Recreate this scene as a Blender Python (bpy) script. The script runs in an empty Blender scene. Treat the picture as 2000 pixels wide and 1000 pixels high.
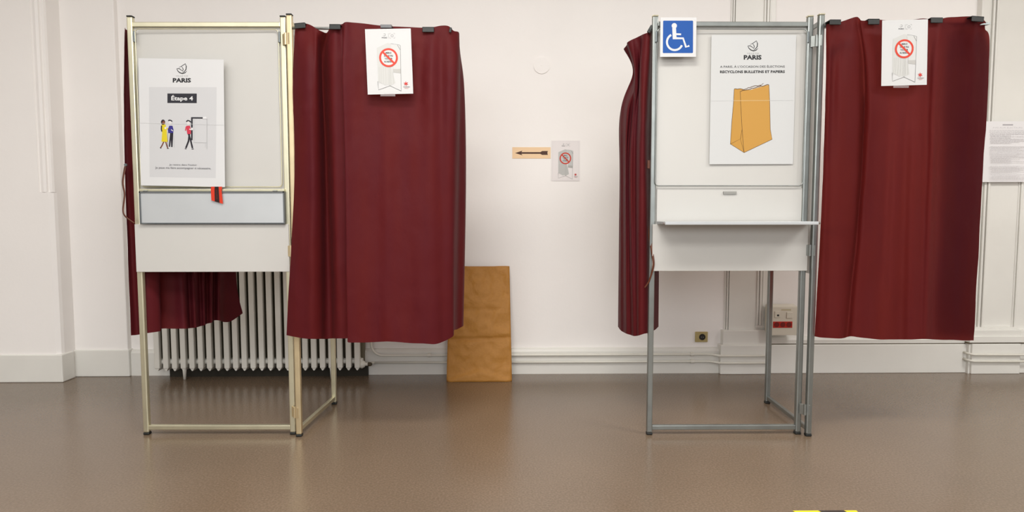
import bpy, bmesh, math, random
from mathutils import Vector, Matrix, noise
random.seed(7)
S = bpy.context.scene
C = bpy.context.collection

# ------------------------------------------------------------------ camera
F, PITCH, ROLL, YAW, CH = 1257.8, .0697, -.0005, .0158, 1.0616
fw = Vector((math.sin(YAW)*math.cos(PITCH), math.cos(YAW)*math.cos(PITCH), -math.sin(PITCH)))
_r = Vector((math.cos(YAW), -math.sin(YAW), 0)); _u = _r.cross(fw)
RT = _r*math.cos(ROLL)+_u*math.sin(ROLL); UP = -_r*math.sin(ROLL)+_u*math.cos(ROLL)
CAM = Vector((0, 0, CH))
cd = bpy.data.cameras.new('camera'); cam = bpy.data.objects.new('camera', cd); C.objects.link(cam)
cd.sensor_width = 36; cd.lens = F/2000*36; cd.clip_start = .05
m = Matrix((( RT.x, UP.x, -fw.x, CAM.x), (RT.y, UP.y, -fw.y, CAM.y), (RT.z, UP.z, -fw.z, CAM.z), (0, 0, 0, 1)))
cam.matrix_world = m
S.camera = cam

def P(x, y, Y):
    """the point of the place seen at photo position x, y and standing Y metres in front of the camera"""
    d = fw+RT*((x-1000)/F)-UP*((y-500)/F)
    return CAM+d*(Y/d.y)

# ------------------------------------------------------------------ light
S.view_settings.view_transform = 'Standard'; S.view_settings.look = 'None'
S.view_settings.gamma = 1; S.view_settings.use_curve_mapping = False
S.view_settings.exposure = 0.0
w = bpy.data.worlds.new('world'); S.world = w; w.use_nodes = True
bg = w.node_tree.nodes['Background']; bg.inputs[0].default_value = (.98, .98, 1, 1); bg.inputs[1].default_value = .40
def area(name, loc, sx, sy, power, col=(1, .99, .965), rot=(0, 0, 0)):
    l = bpy.data.lights.new(name, 'AREA'); l.shape = 'RECTANGLE'; l.size = sx; l.size_y = sy
    l.energy = power; l.color = col
    o = bpy.data.objects.new(name, l); C.objects.link(o); o.location = loc; o.rotation_euler = rot
    return o
area('ceiling_lamp', (-.2, 1.15, 3.25), 1.4, .6, 74, (1, .975, .935))
area('ceiling_lamp', (-.3, -.9, 3.25), 2.6, 1.2, 122)
area('ceiling_lamp', (3.3, 1.3, 3.25), 1.4, .6, 80)
area('ceiling_lamp', (-2.8, .4, 3.25), 1.2, .6, 30)

area('front_fill', (0, -3.3, 2.2), 6, 1.4, 115, (.96, .98, 1), (math.radians(90), 0, 0))  # added fill light behind the camera, not a known window

# ------------------------------------------------------------------ materials
def s2l(c):
    return tuple((v/255/12.92 if v/255 <= .04045 else ((v/255+.055)/1.055)**2.4) for v in c)
MC = {}
def mat(name, rgb, rough=.5, metal=0, var=.06, vscale=6, bump=0, bscale=80, spec=.5, sheen=0, stretch=None, alpha=1):
    if name in MC: return MC[name]
    m = bpy.data.materials.new(name); m.use_nodes = True; nt = m.node_tree; b = nt.nodes['Principled BSDF']
    c = s2l(rgb); tc = nt.nodes.new('ShaderNodeTexCoord'); mp = nt.nodes.new('ShaderNodeMapping')
    nt.links.new(tc.outputs['Object'], mp.inputs[0])
    if stretch: mp.inputs['Scale'].default_value = stretch
    n = nt.nodes.new('ShaderNodeTexNoise'); n.inputs['Scale'].default_value = vscale; n.inputs['Detail'].default_value = 4
    nt.links.new(mp.outputs[0], n.inputs['Vector'])
    r = nt.nodes.new('ShaderNodeValToRGB'); r.color_ramp.elements[0].position = .3; r.color_ramp.elements[1].position = .7
    r.color_ramp.elements[0].color = (*[v*(1-var) for v in c], 1); r.color_ramp.elements[1].color = (*[min(1, v*(1+var)) for v in c], 1)
    nt.links.new(n.outputs[0], r.inputs[0]); nt.links.new(r.outputs[0], b.inputs['Base Color'])
    b.inputs['Roughness'].default_value = rough; b.inputs['Metallic'].default_value = metal
    b.inputs['Specular IOR Level'].default_value = spec
    if sheen: b.inputs['Sheen Weight'].default_value = sheen; b.inputs['Sheen Roughness'].default_value = .4
    if alpha < 1: b.inputs['Alpha'].default_value = alpha
    if bump:
        n2 = nt.nodes.new('ShaderNodeTexNoise'); n2.inputs['Scale'].default_value = bscale; n2.inputs['Detail'].default_value = 3
        nt.links.new(mp.outputs[0], n2.inputs['Vector'])
        bp = nt.nodes.new('ShaderNodeBump'); bp.inputs['Strength'].default_value = bump; bp.inputs['Distance'].default_value = .004
        nt.links.new(n2.outputs[0], bp.inputs['Height']); nt.links.new(bp.outputs[0], b.inputs['Normal'])
    MC[name] = m
    return m
WALL = mat('wall_paint', (245, 241, 237), .6, var=.015, vscale=2, bump=.12, bscale=60, spec=.3)
TRIM = mat('gloss_white_paint', (228, 226, 219), .35, var=.02, vscale=5, bump=.1, bscale=30)
CEIL = mat('ceiling_paint', (235, 233, 228), .8)
DARKGAP = mat('dust_gap', (96, 84, 60), .8)
BOARD = mat('white_laminate', (191, 189, 184), .3, var=.01)
CHAMP = mat('champagne_zinc', (214, 209, 182), .36, .85, var=.05, vscale=14)
GOLDZ = mat('golden_zinc', (214, 196, 158), .38, .8, var=.12, vscale=9)
ZINC = mat('blue_grey_zinc', (148, 152, 149), .34, .85, var=.10, vscale=12)
ZINCD = mat('dark_zinc', (120, 126, 128), .35, .85, var=.1)
TRAY = mat('brushed_aluminium', (190, 193, 194), .42, .35, var=.04, vscale=5)
RIM = mat('dark_rubber_rim', (92, 96, 98), .5)
BLACK = mat('black_plastic', (26, 28, 26), .45)
CLIPB = mat('black_clip', (20, 24, 21), .5)
STRAP = mat('brown_strap', (92, 46, 24), .5)
RADI = mat('radiator_enamel', (222, 219, 210), .35, var=.02)
RADSHADE = mat('radiator_gap_shade', (120, 112, 92), .7)  # duller colour puts the deep shade into the gaps between sections
PIPE = mat('pipe_paint', (224, 221, 210), .35, var=.03)
KNOB = mat('brown_valve_knob', (70, 58, 36), .5)
BRASS = mat('brass_plate', (188, 170, 118), .35, .4, var=.08, vscale=20)
IVORY = mat('ivory_plastic', (222, 216, 200), .4, var=.02)
DHOLE = mat('dark_hole', (38, 34, 26), .6)
REDS = mat('red_socket', (196, 34, 16), .4)
REDD = mat('dark_red_socket', (120, 16, 8), .5)
CHROME = mat('chrome', (200, 200, 200), .2, 1)
CLEAR = mat('clear_tape', (190, 180, 180), .2, alpha=.25)

def cloth_mat(name, through):
    m = bpy.data.materials.new(name); m.use_nodes = True; nt = m.node_tree; b = nt.nodes['Principled BSDF']
    L = nt.links.new
    tc = nt.nodes.new('ShaderNodeTexCoord')
    n = nt.nodes.new('ShaderNodeTexNoise'); n.inputs['Scale'].default_value = 3; n.inputs['Detail'].default_value = 3
    mp = nt.nodes.new('ShaderNodeMapping'); mp.inputs['Scale'].default_value = (4, 4, .6); L(tc.outputs['Object'], mp.inputs[0]); L(mp.outputs[0], n.inputs['Vector'])
    r = nt.nodes.new('ShaderNodeValToRGB'); r.color_ramp.elements[0].position = .35; r.color_ramp.elements[1].position = .65
    r.color_ramp.elements[0].color = (*s2l((86, 24, 26)), 1); r.color_ramp.elements[1].color = (*s2l((80, 23, 30)), 1)
    L(n.outputs[0], r.inputs[0]); L(r.outputs[0], b.inputs['Base Color'])
    b.inputs['Roughness'].default_value = .55; b.inputs['Specular IOR Level'].default_value = .1
    b.inputs['Sheen Weight'].default_value = .015; b.inputs['Sheen Roughness'].default_value = .45; b.inputs['Sheen Tint'].default_value = (.8, .45, .6, 1)
    # weave and soft crumple
    wv = nt.nodes.new('ShaderNodeTexNoise'); wv.inputs['Scale'].default_value = 9; wv.inputs['Detail'].default_value = 5
    mp2 = nt.nodes.new('ShaderNodeMapping'); mp2.inputs['Scale'].default_value = (1, 1, .8); L(tc.outputs['Object'], mp2.inputs[0]); L(mp2.outputs[0], wv.inputs['Vector'])
    bp = nt.nodes.new('ShaderNodeBump'); bp.inputs['Strength'].default_value = .5; bp.inputs['Distance'].default_value = .012
    L(wv.outputs[0], bp.inputs['Height']); L(bp.outputs[0], b.inputs['Normal'])
    # thin cloth lets some light through from behind
    tr = nt.nodes.new('ShaderNodeBsdfTranslucent'); tr.inputs[0].default_value = (.36, .055, .042, 1); mx = nt.nodes.new('ShaderNodeMixShader'); mx.inputs[0].default_value = through
    L(b.outputs[0], mx.inputs[1]); L(tr.outputs[0], mx.inputs[2]); L(mx.outputs[0], nt.nodes['Material Output'].inputs[0])
    return m
CLOTH = cloth_mat('burgundy_satin_fabric', .5)
CLOTH2 = cloth_mat('burgundy_satin_low_glow_fabric', .22)  # same cloth with lower translucency
CLOTH3 = cloth_mat('burgundy_satin_opaque_fabric', .0)  # same cloth made opaque to stand in for shade on the rear curtain

def floor_mat():
    m = bpy.data.materials.new('brown_linoleum'); m.use_nodes = True; nt = m.node_tree; b = nt.nodes['Principled BSDF']; L = nt.links.new
    tc = nt.nodes.new('ShaderNodeTexCoord')
    def nz(s, d, st=(1, 1, 1)):
        mp = nt.nodes.new('ShaderNodeMapping'); mp.inputs['Scale'].default_value = st; L(tc.outputs['Object'], mp.inputs[0])
        n = nt.nodes.new('ShaderNodeTexNoise'); n.inputs['Scale'].default_value = s; n.inputs['Detail'].default_value = d; L(mp.outputs[0], n.inputs['Vector']); return n
    a = nz(120, 4); r = nt.nodes.new('ShaderNodeValToRGB')
    r.color_ramp.elements[0].position = .32; r.color_ramp.elements[1].position = .68
    r.color_ramp.elements[0].color = (*s2l((108, 92, 75)), 1); r.color_ramp.elements[1].color = (*s2l((126, 107, 90)), 1)
    e = r.color_ramp.elements.new(.5); e.color = (*s2l((117, 99, 81)), 1)
    L(a.outputs[0], r.inputs[0])
    c = nz(1.3, 3); r2 = nt.nodes.new('ShaderNodeValToRGB'); r2.color_ramp.elements[0].position = .35; r2.color_ramp.elements[1].position = .7
    r2.color_ramp.elements[0].color = (.88, .88, .88, 1); r2.color_ramp.elements[1].color = (1.04, 1.04, 1.04, 1); L(c.outputs[0], r2.inputs[0])
    mx = nt.nodes.new('ShaderNodeMix'); mx.data_type = 'RGBA'; mx.blend_type = 'MULTIPLY'; mx.inputs[0].default_value = 1
    L(r.outputs[0], mx.inputs[6]); L(r2.outputs[0], mx.inputs[7]); L(mx.outputs[2], b.inputs['Base Color'])
    rr = nt.nodes.new('ShaderNodeMapRange'); L(c.outputs[0], rr.inputs[0]); rr.inputs[3].default_value = .17; rr.inputs[4].default_value = .27; L(rr.outputs[0], b.inputs['Roughness'])
    b.inputs['Specular IOR Level'].default_value = .5
    bp = nt.nodes.new('ShaderNodeBump'); bp.inputs['Strength'].default_value = .12; bp.inputs['Distance'].default_value = .003; L(a.outputs[0], bp.inputs['Height']); L(bp.outputs[0], b.inputs['Normal'])
    return m
FLOOR = floor_mat()

def kraft_mat():
    m = bpy.data.materials.new('kraft_paper'); m.use_nodes = True; nt = m.node_tree; b = nt.nodes['Principled BSDF']; L = nt.links.new
    tc = nt.nodes.new('ShaderNodeTexCoord'); n = nt.nodes.new('ShaderNodeTexNoise'); n.inputs['Scale'].default_value = 60; n.inputs['Detail'].default_value = 4
    L(tc.outputs['Object'], n.inputs['Vector'])
    r = nt.nodes.new('ShaderNodeValToRGB'); r.color_ramp.elements[0].color = (*s2l((166, 112, 42)), 1); r.color_ramp.elements[1].color = (*s2l((182, 128, 54)), 1)
    L(n.outputs[0], r.inputs[0]); L(r.outputs[0], b.inputs['Base Color']); b.inputs['Roughness'].default_value = .65
    n2 = nt.nodes.new('ShaderNodeTexNoise'); n2.inputs['Scale'].default_value = 9; n2.inputs['Detail'].default_value = 3; n2.inputs['Distortion'].default_value = .8
    L(tc.outputs['Object'], n2.inputs['Vector'])
    bp = nt.nodes.new('ShaderNodeBump'); bp.inputs['Strength'].default_value = .45; bp.inputs['Distance'].default_value = .02; L(n2.outputs[0], bp.inputs['Height']); L(bp.outputs[0], b.inputs['Normal'])
    return m
KRAFT = kraft_mat()

# ------------------------------------------------------------------ helpers
def wloc(o):
    v = Vector(o.location)
    while o.parent: o = o.parent; v += o.location
    return v
def obj(name, bm, mats, parent=None, smooth=False, origin=None):
    """link a bmesh (world coordinates) as one object"""
    if isinstance(bm, bpy.types.Mesh): me = bm
    else:
        if smooth:
            for f in bm.faces: f.smooth = True
        me = bpy.data.meshes.new(name); bm.to_mesh(me); bm.free()
    me.name = name
    if not isinstance(mats, (list, tuple)): mats = [mats]
    if len(me.materials) == 0:
        for x in mats: me.materials.append(x)
    vs = [v.co for v in me.vertices]
    lo = Vector([min(v[i] for v in vs) for i in range(3)]); hi = Vector([max(v[i] for v in vs) for i in range(3)])
    o0 = Vector(origin) if origin is not None else Vector(((lo.x+hi.x)/2, (lo.y+hi.y)/2, lo.z))
    me.transform(Matrix.Translation(-o0))
    o = bpy.data.objects.new(name, me); C.objects.link(o)
    if parent: o.parent = parent; o.location = o0-wloc(parent)
    else: o.location = o0
    return o
def tag(o, label, cat, group=None):
    o['label'] = label; o['category'] = cat
    if group: o['group'] = group
    return o
def struct(name, bm, m, smooth=False):
    o = obj(name, bm, m, smooth=smooth); o['kind'] = 'structure'; return o
def thing(name, label, cat, loc, group=None):
    o = bpy.data.objects.new(name, None); C.objects.link(o); o.location = loc; o.empty_display_size = .1
    return tag(o, label, cat, group)
def box(bm, x0, x1, y0, y1, z0, z1, bev=0):
    r = bmesh.ops.create_cube(bm, size=1)
    M = Matrix.Translation(((x0+x1)/2, (y0+y1)/2, (z0+z1)/2)) @ Matrix.Diagonal((abs(x1-x0), abs(y1-y0), abs(z1-z0), 1))
    bmesh.ops.transform(bm, matrix=M, verts=r['verts'])
    if bev:
        es = list({e for v in r['verts'] for e in v.link_edges})
        bmesh.ops.bevel(bm, geom=es, offset=bev, segments=2, affect='EDGES', profile=.5)
    return bm
def BX(*a, bev=0): return box(bmesh.new(), *a, bev=bev)
def obox(bm, a, b, width, height, bev=0):
    """a bar from a to b, width across horizontally, height across the other way"""
    a = Vector(a); b = Vector(b); d = (b-a); L = d.length; d.normalize()
    side = d.cross(Vector((0, 0, 1)))
    if side.length < 1e-3: side = Vector((1, 0, 0))
    side.normalize(); up = side.cross(d)
    r = bmesh.ops.create_cube(bm, size=1)
    M = Matrix((( side.x, d.x, up.x, 0), (side.y, d.y, up.y, 0), (side.z, d.z, up.z, 0), (0, 0, 0, 1)))
    M = Matrix.Translation((a+b)/2) @ M @ Matrix.Diagonal((width, L, height, 1))
    bmesh.ops.transform(bm, matrix=M, verts=r['verts'])
    if bev:
        es = list({e for v in r['verts'] for e in v.link_edges})
        bmesh.ops.bevel(bm, geom=es, offset=bev, segments=2, affect='EDGES', profile=.5)
    return bm
def tube(bm, pts, rad, n=10, closed=False):
    pts = [Vector(p) for p in pts]; N = len(pts); rings = []
    ref = None
    for i, p in enumerate(pts):
        if closed: t = (pts[(i+1) % N]-pts[i-1])
        else: t = pts[min(i+1, N-1)]-pts[max(i-1, 0)]
        t.normalize()
        if ref is None:
            ref = t.cross(Vector((0, 0, 1)))
            if ref.length < .1: ref = t.cross(Vector((1, 0, 0)))
        ref = (ref-t*ref.dot(t)).normalized(); b = t.cross(ref)
        rr = rad[i] if isinstance(rad, (list, tuple)) else rad
        rings.append([bm.verts.new(p+ref*rr*math.cos(2*math.pi*k/n)+b*rr*math.sin(2*math.pi*k/n)) for k in range(n)])
    for i in range(N if closed else N-1):
        a, b2 = rings[i], rings[(i+1) % N]
        for k in range(n): bm.faces.new((a[k], a[(k+1) % n], b2[(k+1) % n], b2[k]))
    if not closed:
        bm.faces.new(rings[0][::-1]); bm.faces.new(rings[-1])
    bmesh.ops.recalc_face_normals(bm, faces=bm.faces)
    return bm
def cyl(bm, c, axis, r, L, n=24):
    c = Vector(c); a = Vector(axis).normalized()
    return tube(bm, [c-a*L/2, c+a*L/2], r, n)
def prism(bm, pts, z0, z1):
    lo = [bm.verts.new((x, y, z0)) for x, y in pts]; hi = [bm.verts.new((x, y, z1)) for x, y in pts]; n = len(pts)
    bm.faces.new(lo[::-1]); bm.faces.new(hi)
    for i in range(n): bm.faces.new((lo[i], lo[(i+1) % n], hi[(i+1) % n], hi[i]))
    bmesh.ops.recalc_face_normals(bm, faces=bm.faces)
    return bm
def cr(p0, p1, p2, p3, t):
    return .5*((2*p1)+(-p0+p2)*t+(2*p0-5*p1+4*p2-p3)*t*t+(-p0+3*p1-3*p2+p3)*t**3)
def spline(pts, n):
    out = []; N = len(pts)
    for i in range(N-1):
        p0 = pts[max(i-1, 0)]; p1 = pts[i]; p2 = pts[i+1]; p3 = pts[min(i+2, N-1)]
        for k in range(n): out.append(cr(p0, p1, p2, p3, k/n))
    out.append(pts[-1]); return out
def cloth(cols, nu=7, nv=12, amp=.0016, seed=0, creases=()):
    """a hanging cloth through columns of control points (top to bottom)"""
    cols = [spline([Vector(p) for p in c], nv) for c in cols]
    rows = []
    for j in range(len(cols[0])): rows.append(spline([c[j] for c in cols], nu))
    bm = bmesh.new(); R = len(rows); V = []
    for j, row in enumerate(rows):
        vv = []
        for i, p in enumerate(row):
            q = p+Vector((0, 0, 0)); f = math.sin(math.pi*min(1, j/6)/2)
            d = noise.noise(Vector((p.x*9+seed, p.y*9, p.z*5)))*amp*2.2+noise.noise(Vector((p.x*26+seed, p.y*26, p.z*22)))*amp*.7
            for z in creases: d -= amp*1.5*math.exp(-((p.z-z)/.006)**2)
            q.y += d*f
            vv.append(bm.verts.new(q))
        V.append(vv)
    for j in range(R-1):
        for i in range(len(V[0])-1): bm.faces.new((V[j][i], V[j+1][i], V[j+1][i+1], V[j][i+1]))
    for f in bm.faces: f.smooth = True
    return bm
def curtain(name, cols, label, m=None, **k):
    o = obj(name, cloth(cols, **k), m or CLOTH)
    return tag(o, label, 'curtain')

# ------------------------------------------------------------------ printed sheets
def pmat(rgb):
    return mat('print_%02x%02x%02x' % tuple(int(v) for v in rgb), tuple(v*.86 for v in rgb), .5, var=.0, spec=.3)
_tc = {}
def text_tris(s, off):
    k = (s, off)
    if k in _tc: return _tc[k]
    cu = bpy.data.curves.new('t', 'FONT'); cu.body = s; cu.size = 1; cu.offset = off; cu.resolution_u = 2
    o = bpy.data.objects.new('t', cu); C.objects.link(o)
    dg = bpy.context.evaluated_depsgraph_get(); me = bpy.data.meshes.new_from_object(o.evaluated_get(dg))
    vs = [(v.co.x, v.co.y) for v in me.vertices]; fs = [tuple(p.vertices) for p in me.polygons]
    bpy.data.objects.remove(o); bpy.data.curves.remove(cu); bpy.data.meshes.remove(me)
    _tc[k] = (vs, fs); return vs, fs
class Sheet:
    """a printed sheet drawn in the numbers of a close-up: corners TL TR BR BL are that close-up's"""
    def __init__(s, W, H, corners, thick=.0004, paper=(236, 236, 236), fold=None, curl=0):
        s.W, s.H, s.c, s.bm, s.mats, s.t, s.layer = W, H, corners, bmesh.new(), [], thick, 0
        s.curl = curl
        i = s.mi(paper); n = 12
        a = [[s.bm.verts.new((x/n*W, -y/n*H, s.z(x/n))) for x in range(n+1)] for y in range(n+1)]
        b = [[s.bm.verts.new((x/n*W, -y/n*H, s.z(x/n)-thick)) for x in range(n+1)] for y in range(n+1)]
        for y in range(n):
            for x in range(n):
                s.bm.faces.new((a[y][x], a[y+1][x], a[y+1][x+1], a[y][x+1])).material_index = i
                s.bm.faces.new((b[y][x], b[y][x+1], b[y+1][x+1], b[y+1][x])).material_index = i
        per = [(0, x) for x in range(n)]+[(y, n) for y in range(n)]+[(n, n-x) for x in range(n)]+[(n-y, 0) for y in range(n)]
        for k in range(len(per)):
            p, q = per[k], per[(k+1) % len(per)]
            s.bm.faces.new((a[p[0]][p[1]], a[q[0]][q[1]], b[q[0]][q[1]], b[p[0]][p[1]])).material_index = i
    def z(s, u): return s.curl*(max(0, u-.55)/.45)**2 if s.curl else 0
    def mi(s, rgb):
        m = pmat(rgb) if isinstance(rgb, tuple) else rgb
        if m not in s.mats: s.mats.append(m)
        return s.mats.index(m)
    def uv(s, x, y):
        tl, tr, br, bl = s.c
        u = v = .5
        for _ in range(4):
            xl = tl[0]+(bl[0]-tl[0])*v; xr = tr[0]+(br[0]-tr[0])*v; u = (x-xl)/(xr-xl)
            yt = tl[1]+(tr[1]-tl[1])*u; yb = bl[1]+(br[1]-bl[1])*u; v = (y-yt)/(yb-yt)
        return u, v
    def pt(s, x, y):
        u, v = s.uv(x, y)
        return (u*s.W, -v*s.H, s.z(u)+.0001+.00004*s.layer)
    def poly(s, pts, rgb):
        s.layer += 1
        f = s.bm.faces.new([s.bm.verts.new(s.pt(*p)) for p in pts]); f.material_index = s.mi(rgb)
        f.normal_update()
        if f.normal.z < 0: f.normal_flip()
        bmesh.ops.triangulate(s.bm, faces=[f])
    def rect(s, x0, y0, x1, y1, rgb): s.poly([(x0, y0), (x0, y1), (x1, y1), (x1, y0)], rgb)
    def line(s, pts, wd, rgb, closed=False):
        s.layer += 1; n = len(pts); k = s.mi(rgb)
        L, R = [], []
        for i, p in enumerate(pts):
            a = pts[i-1] if (i or closed) else pts[i]; b = pts[(i+1) % n] if (i < n-1 or closed) else pts[i]
            dx, dy = b[0]-a[0], b[1]-a[1]; l = math.hypot(dx, dy) or 1; nx, ny = -dy/l, dx/l
            h = (wd[i] if isinstance(wd, (list, tuple)) else wd)/2
            L.append(s.bm.verts.new(s.pt(p[0]+nx*h, p[1]+ny*h))); R.append(s.bm.verts.new(s.pt(p[0]-nx*h, p[1]-ny*h)))
        for i in range(n if closed else n-1):
            j = (i+1) % n
            f = s.bm.faces.new((L[i], L[j], R[j], R[i])); f.material_index = k; f.normal_update()
            if f.normal.z < 0: f.normal_flip()
    def arc(s, cx, cy, r, a0, a1, wd, rgb, n=28, ry=None):
        ry = ry or r
        s.line([(cx+r*math.cos(math.radians(a0+(a1-a0)*i/n)), cy+ry*math.sin(math.radians(a0+(a1-a0)*i/n))) for i in range(n+1)], wd, rgb)
    def disc(s, cx, cy, r, rgb, n=24, ry=None):
        ry = ry or r
        s.poly([(cx+r*math.cos(2*math.pi*i/n), cy+ry*math.sin(2*math.pi*i/n)) for i in range(n)], rgb)
    def text(s, t, x0, y0, x1, y1, rgb, bold=.0):
        """fit the writing in a box"""
        s.layer += 1; vs, fs = text_tris(t, bold); k = s.mi(rgb)
        ax, bx = min(v[0] for v in vs), max(v[0] for v in vs); ay, by = min(v[1] for v in vs), max(v[1] for v in vs)
        nv = [s.bm.verts.new(s.pt(x0+(v[0]-ax)/(bx-ax)*(x1-x0), y1-(v[1]-ay)/(by-ay)*(y1-y0))) for v in vs]
        for f in fs:
            try: g = s.bm.faces.new([nv[i] for i in f])
            except ValueError: continue
            g.material_index = k; g.normal_update()
            if g.normal.z < 0: g.normal_flip()
    def place(s, name, tl, tr, lean=0, push=0):
        """hang it: tl and tr are the upper corners in the room"""
        tl = Vector(tl); tr = Vector(tr); x = (tr-tl).normalized()
        yv = Vector((0, lean, 1)); yv = (yv-x*yv.dot(x)).normalized(); z = x.cross(yv)
        mid = (tl+tr)/2
        o0 = mid-x*s.W/2
        M = Matrix(((x.x, yv.x, z.x, o0.x), (x.y, yv.y, z.y, o0.y), (x.z, yv.z, z.z, o0.z), (0, 0, 0, 1)))
        me = bpy.data.meshes.new(name); s.bm.to_mesh(me); s.bm.free()
        for q in s.mats: me.materials.append(q)
        o = bpy.data.objects.new(name, me); C.objects.link(o); o.matrix_world = M
        return o
INK = (44, 44, 48)
def city_logo(s, cx, cy, k, rgb=INK):
    """ship emblem: a hull crescent and a curled sail"""
    X = lambda a, b: (cx+a*k, cy+b*k)
    hull = [X(-34, -2), X(-27, 12), X(-14, 24), X(4, 30), X(22, 25), X(35, 12)]
    s.line(hull, [2.5*k, 5*k, 6.5*k, 7*k, 6*k, 2*k], rgb)
    s.line([X(-34, -2), X(-18, -4), X(-4, 6), X(6, 14)], [4*k, 5*k, 4*k, 3*k], rgb)
    s.line([X(6, 14), X(10, 2), X(6, -8), X(-2, -17)], [3*k, 5*k, 4*k, 2*k], rgb)
    s.line([X(-18, -12), X(0, -20), X(24, -36), X(31, -18), X(29, 2), X(18, 16), X(4, 24)], [2*k, 4*k, 5*k, 6*k, 6*k, 5*k, 2*k], rgb)

# ------------------------------------------------------------------ the room
WY = 4.17
struct('floor', BX(-5.5, 5.5, -3.5, WY+.3, -.1, 0), FLOOR)
struct('ceiling', BX(-5.5, 5.5, -3.5, WY+.3, 3.4, 3.5), CEIL)
struct('wall_back', BX(-5.5, 5.5, WY, WY+.15, 0, 3.4), WALL)
struct('wall_left', BX(-5.6, -5.5, -3.5, WY+.15, 0, 3.4), WALL)
struct('wall_right', BX(5.5, 5.6, -3.5, WY+.15, 0, 3.4), WALL)
# left pier and its set-back
px1 = P(122, 747, 3.995).x; px2 = P(252, 736, 4.13).x
zst = P(95, 375, 3.99).z
bm = bmesh.new()
prism(bm, [(-5.5, 3.995), (px1-.03, 3.995), (px1-.006, 4.01), (px1, 4.03), (px1, WY+.05), (-5.5, WY+.05)], 0, zst)
prism(bm, [(-5.5, 3.995), (px1-.085, 3.995), (px1-.08, 4.003), (px1-.072, 4.003), (px1-.066, 3.992), (px1-.05, 3.988), (px1-.036, 3.994), (px1-.032, 4.006), (px1-.022, 4.006), (px1-.018, 3.998), (px1-.006, 4.0), (px1, 4.012), (px1, WY+.05), (-5.5, WY+.05)], zst, 3.4)
struct('wall_pier', bm, WALL)
bm = BX(px1-.05, px2, 4.13, WY+.05, 0, 3.4, bev=.006)
struct('wall_setback', bm, WALL)
b1 = P(125, 693, 3.983).z; b2 = P(160, 684, 4.115).z
bm = BX(-5.5, px1+.012, 3.983, 4.1, 0, b1, bev=.006); struct('baseboard_left', bm, TRIM)
bm = BX(px1-.02, px2+.012, 4.118, WY+.02, 0, b1, bev=.006); struct('baseboard_setback', bm, TRIM)
# back baseboard: plinth with a sloped moulded head
def profile_board(bm, x0, x1, prof):
    a = [bm.verts.new((x0, y, z)) for y, z in prof]; b = [bm.verts.new((x1, y, z)) for y, z in prof]; n = len(prof)
    bm.faces.new(a); bm.faces.new(b[::-1])
    for i in range(n): bm.faces.new((a[i], b[i], b[(i+1) % n], a[(i+1) % n]))
    bmesh.ops.recalc_face_normals(bm, faces=bm.faces); return bm
zb = P(1100, 681, WY-.02).z; xa = P(1405, 727, 4.12).x
yb = WY-.03
struct('baseboard_back', profile_board(bmesh.new(), px2-.02, xa+.02, [(WY+.01, 0), (yb, 0), (yb, zb-.016), (yb+.005, zb-.008), (yb+.008, zb-.006), (yb+.012, zb), (WY+.01, zb+.006)]), TRIM)
# pilaster between the booth and the power sockets
xe = P(1500, 725, 4.12).x
z1 = P(1450, 674, 4.11).z; z2 = P(1450, 645, 4.125).z
bm = box(bmesh.new(), xa, xe, 4.105, WY+.02, 0, z1, .005); box(bm, xa+.02, xe, 4.122, WY+.02, z1-.01, z2, .005)
struct('trim_1', bm, TRIM)
xm = P(1420, 600, 4.15).x
bm = box(bmesh.new(), xm+.012, xe, 4.148, WY+.02, z2-.01, 3.4, .002)
box(bm, xm-.012, xm-.003, 4.160, WY+.01, z2-.01, 3.4, .002); box(bm, xm-.001, xm+.008, 4.152, WY+.01, z2-.01, 3.4, .002)
xs = P(1478, 600, 4.14).x
for a, b, d in ((0, .012, .010), (.016, .03, .016), (.036, .046, .008)): box(bm, xs+a, xs+b, 4.148-d, 4.15, z2+.03, 3.4, .003)
box(bm, xs-.004, xe, 4.14, 4.15, z2+.012, z2+.03, .003)
struct('trim_2', bm, TRIM)
# boxed-in skirting between the pilasters, with the dusty slit above it
xf = P(1893, 725, 4.12).x; zc = P(1700, 673, 4.12).z
struct('baseboard_right', box(bmesh.new(), xe, xf+.03, 4.122, WY+.02, 0, zc, .004), TRIM)
struct('trim_3', box(bmesh.new(), xe, xf+.02, 4.135, WY+.02, zc, zc+.006), DARKGAP)
struct('trim_4', profile_board(bmesh.new(), xe-.004, xf+.02, [(WY+.01, zc+.006), (4.13, zc+.006), (4.128, zc+.03), (4.14, zc+.045), (WY+.01, zc+.055)]), TRIM)
# door casing on the right
xg = P(1898, 725, 4.08).x; xh = P(1993, 725, 4.08).x
zg = P(1940, 672, 4.08).z
bm = box(bmesh.new(), xg, xh, 4.085, WY+.02, 0, zg, .004); box(bm, xg-.012, xg+.01, 4.10, WY, 0, zg-.003)
box(bm, xh, 5.5, 4.105, WY+.02, 0, zg-.003, .004); struct('trim_5', bm, TRIM)
struct('trim_6', box(bmesh.new(), xg-.02, 5.5, 4.10, WY, zg-.001, zg+.008), DARKGAP)
zt = P(1940, 641, 4.08).z
bm = box(bmesh.new(), xg-.02, xh+.02, 4.082, WY+.02, zg+.008, P(1940, 657, 4.08).z, .003)
box(bm, xg-.02, xh, 4.092, WY+.02, zg+.02, P(1940, 645, 4.08).z, .004); box(bm, xg-.02, xh-.02, 4.105, WY+.02, zg+.03, zt, .004)
box(bm, xh+.005, 5.5, 4.10, WY+.02, zg+.01, zt-.02, .004)
struct('trim_7', bm, TRIM)
bm = bmesh.new(); xk = P(1914, 640, 4.12).x
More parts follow.
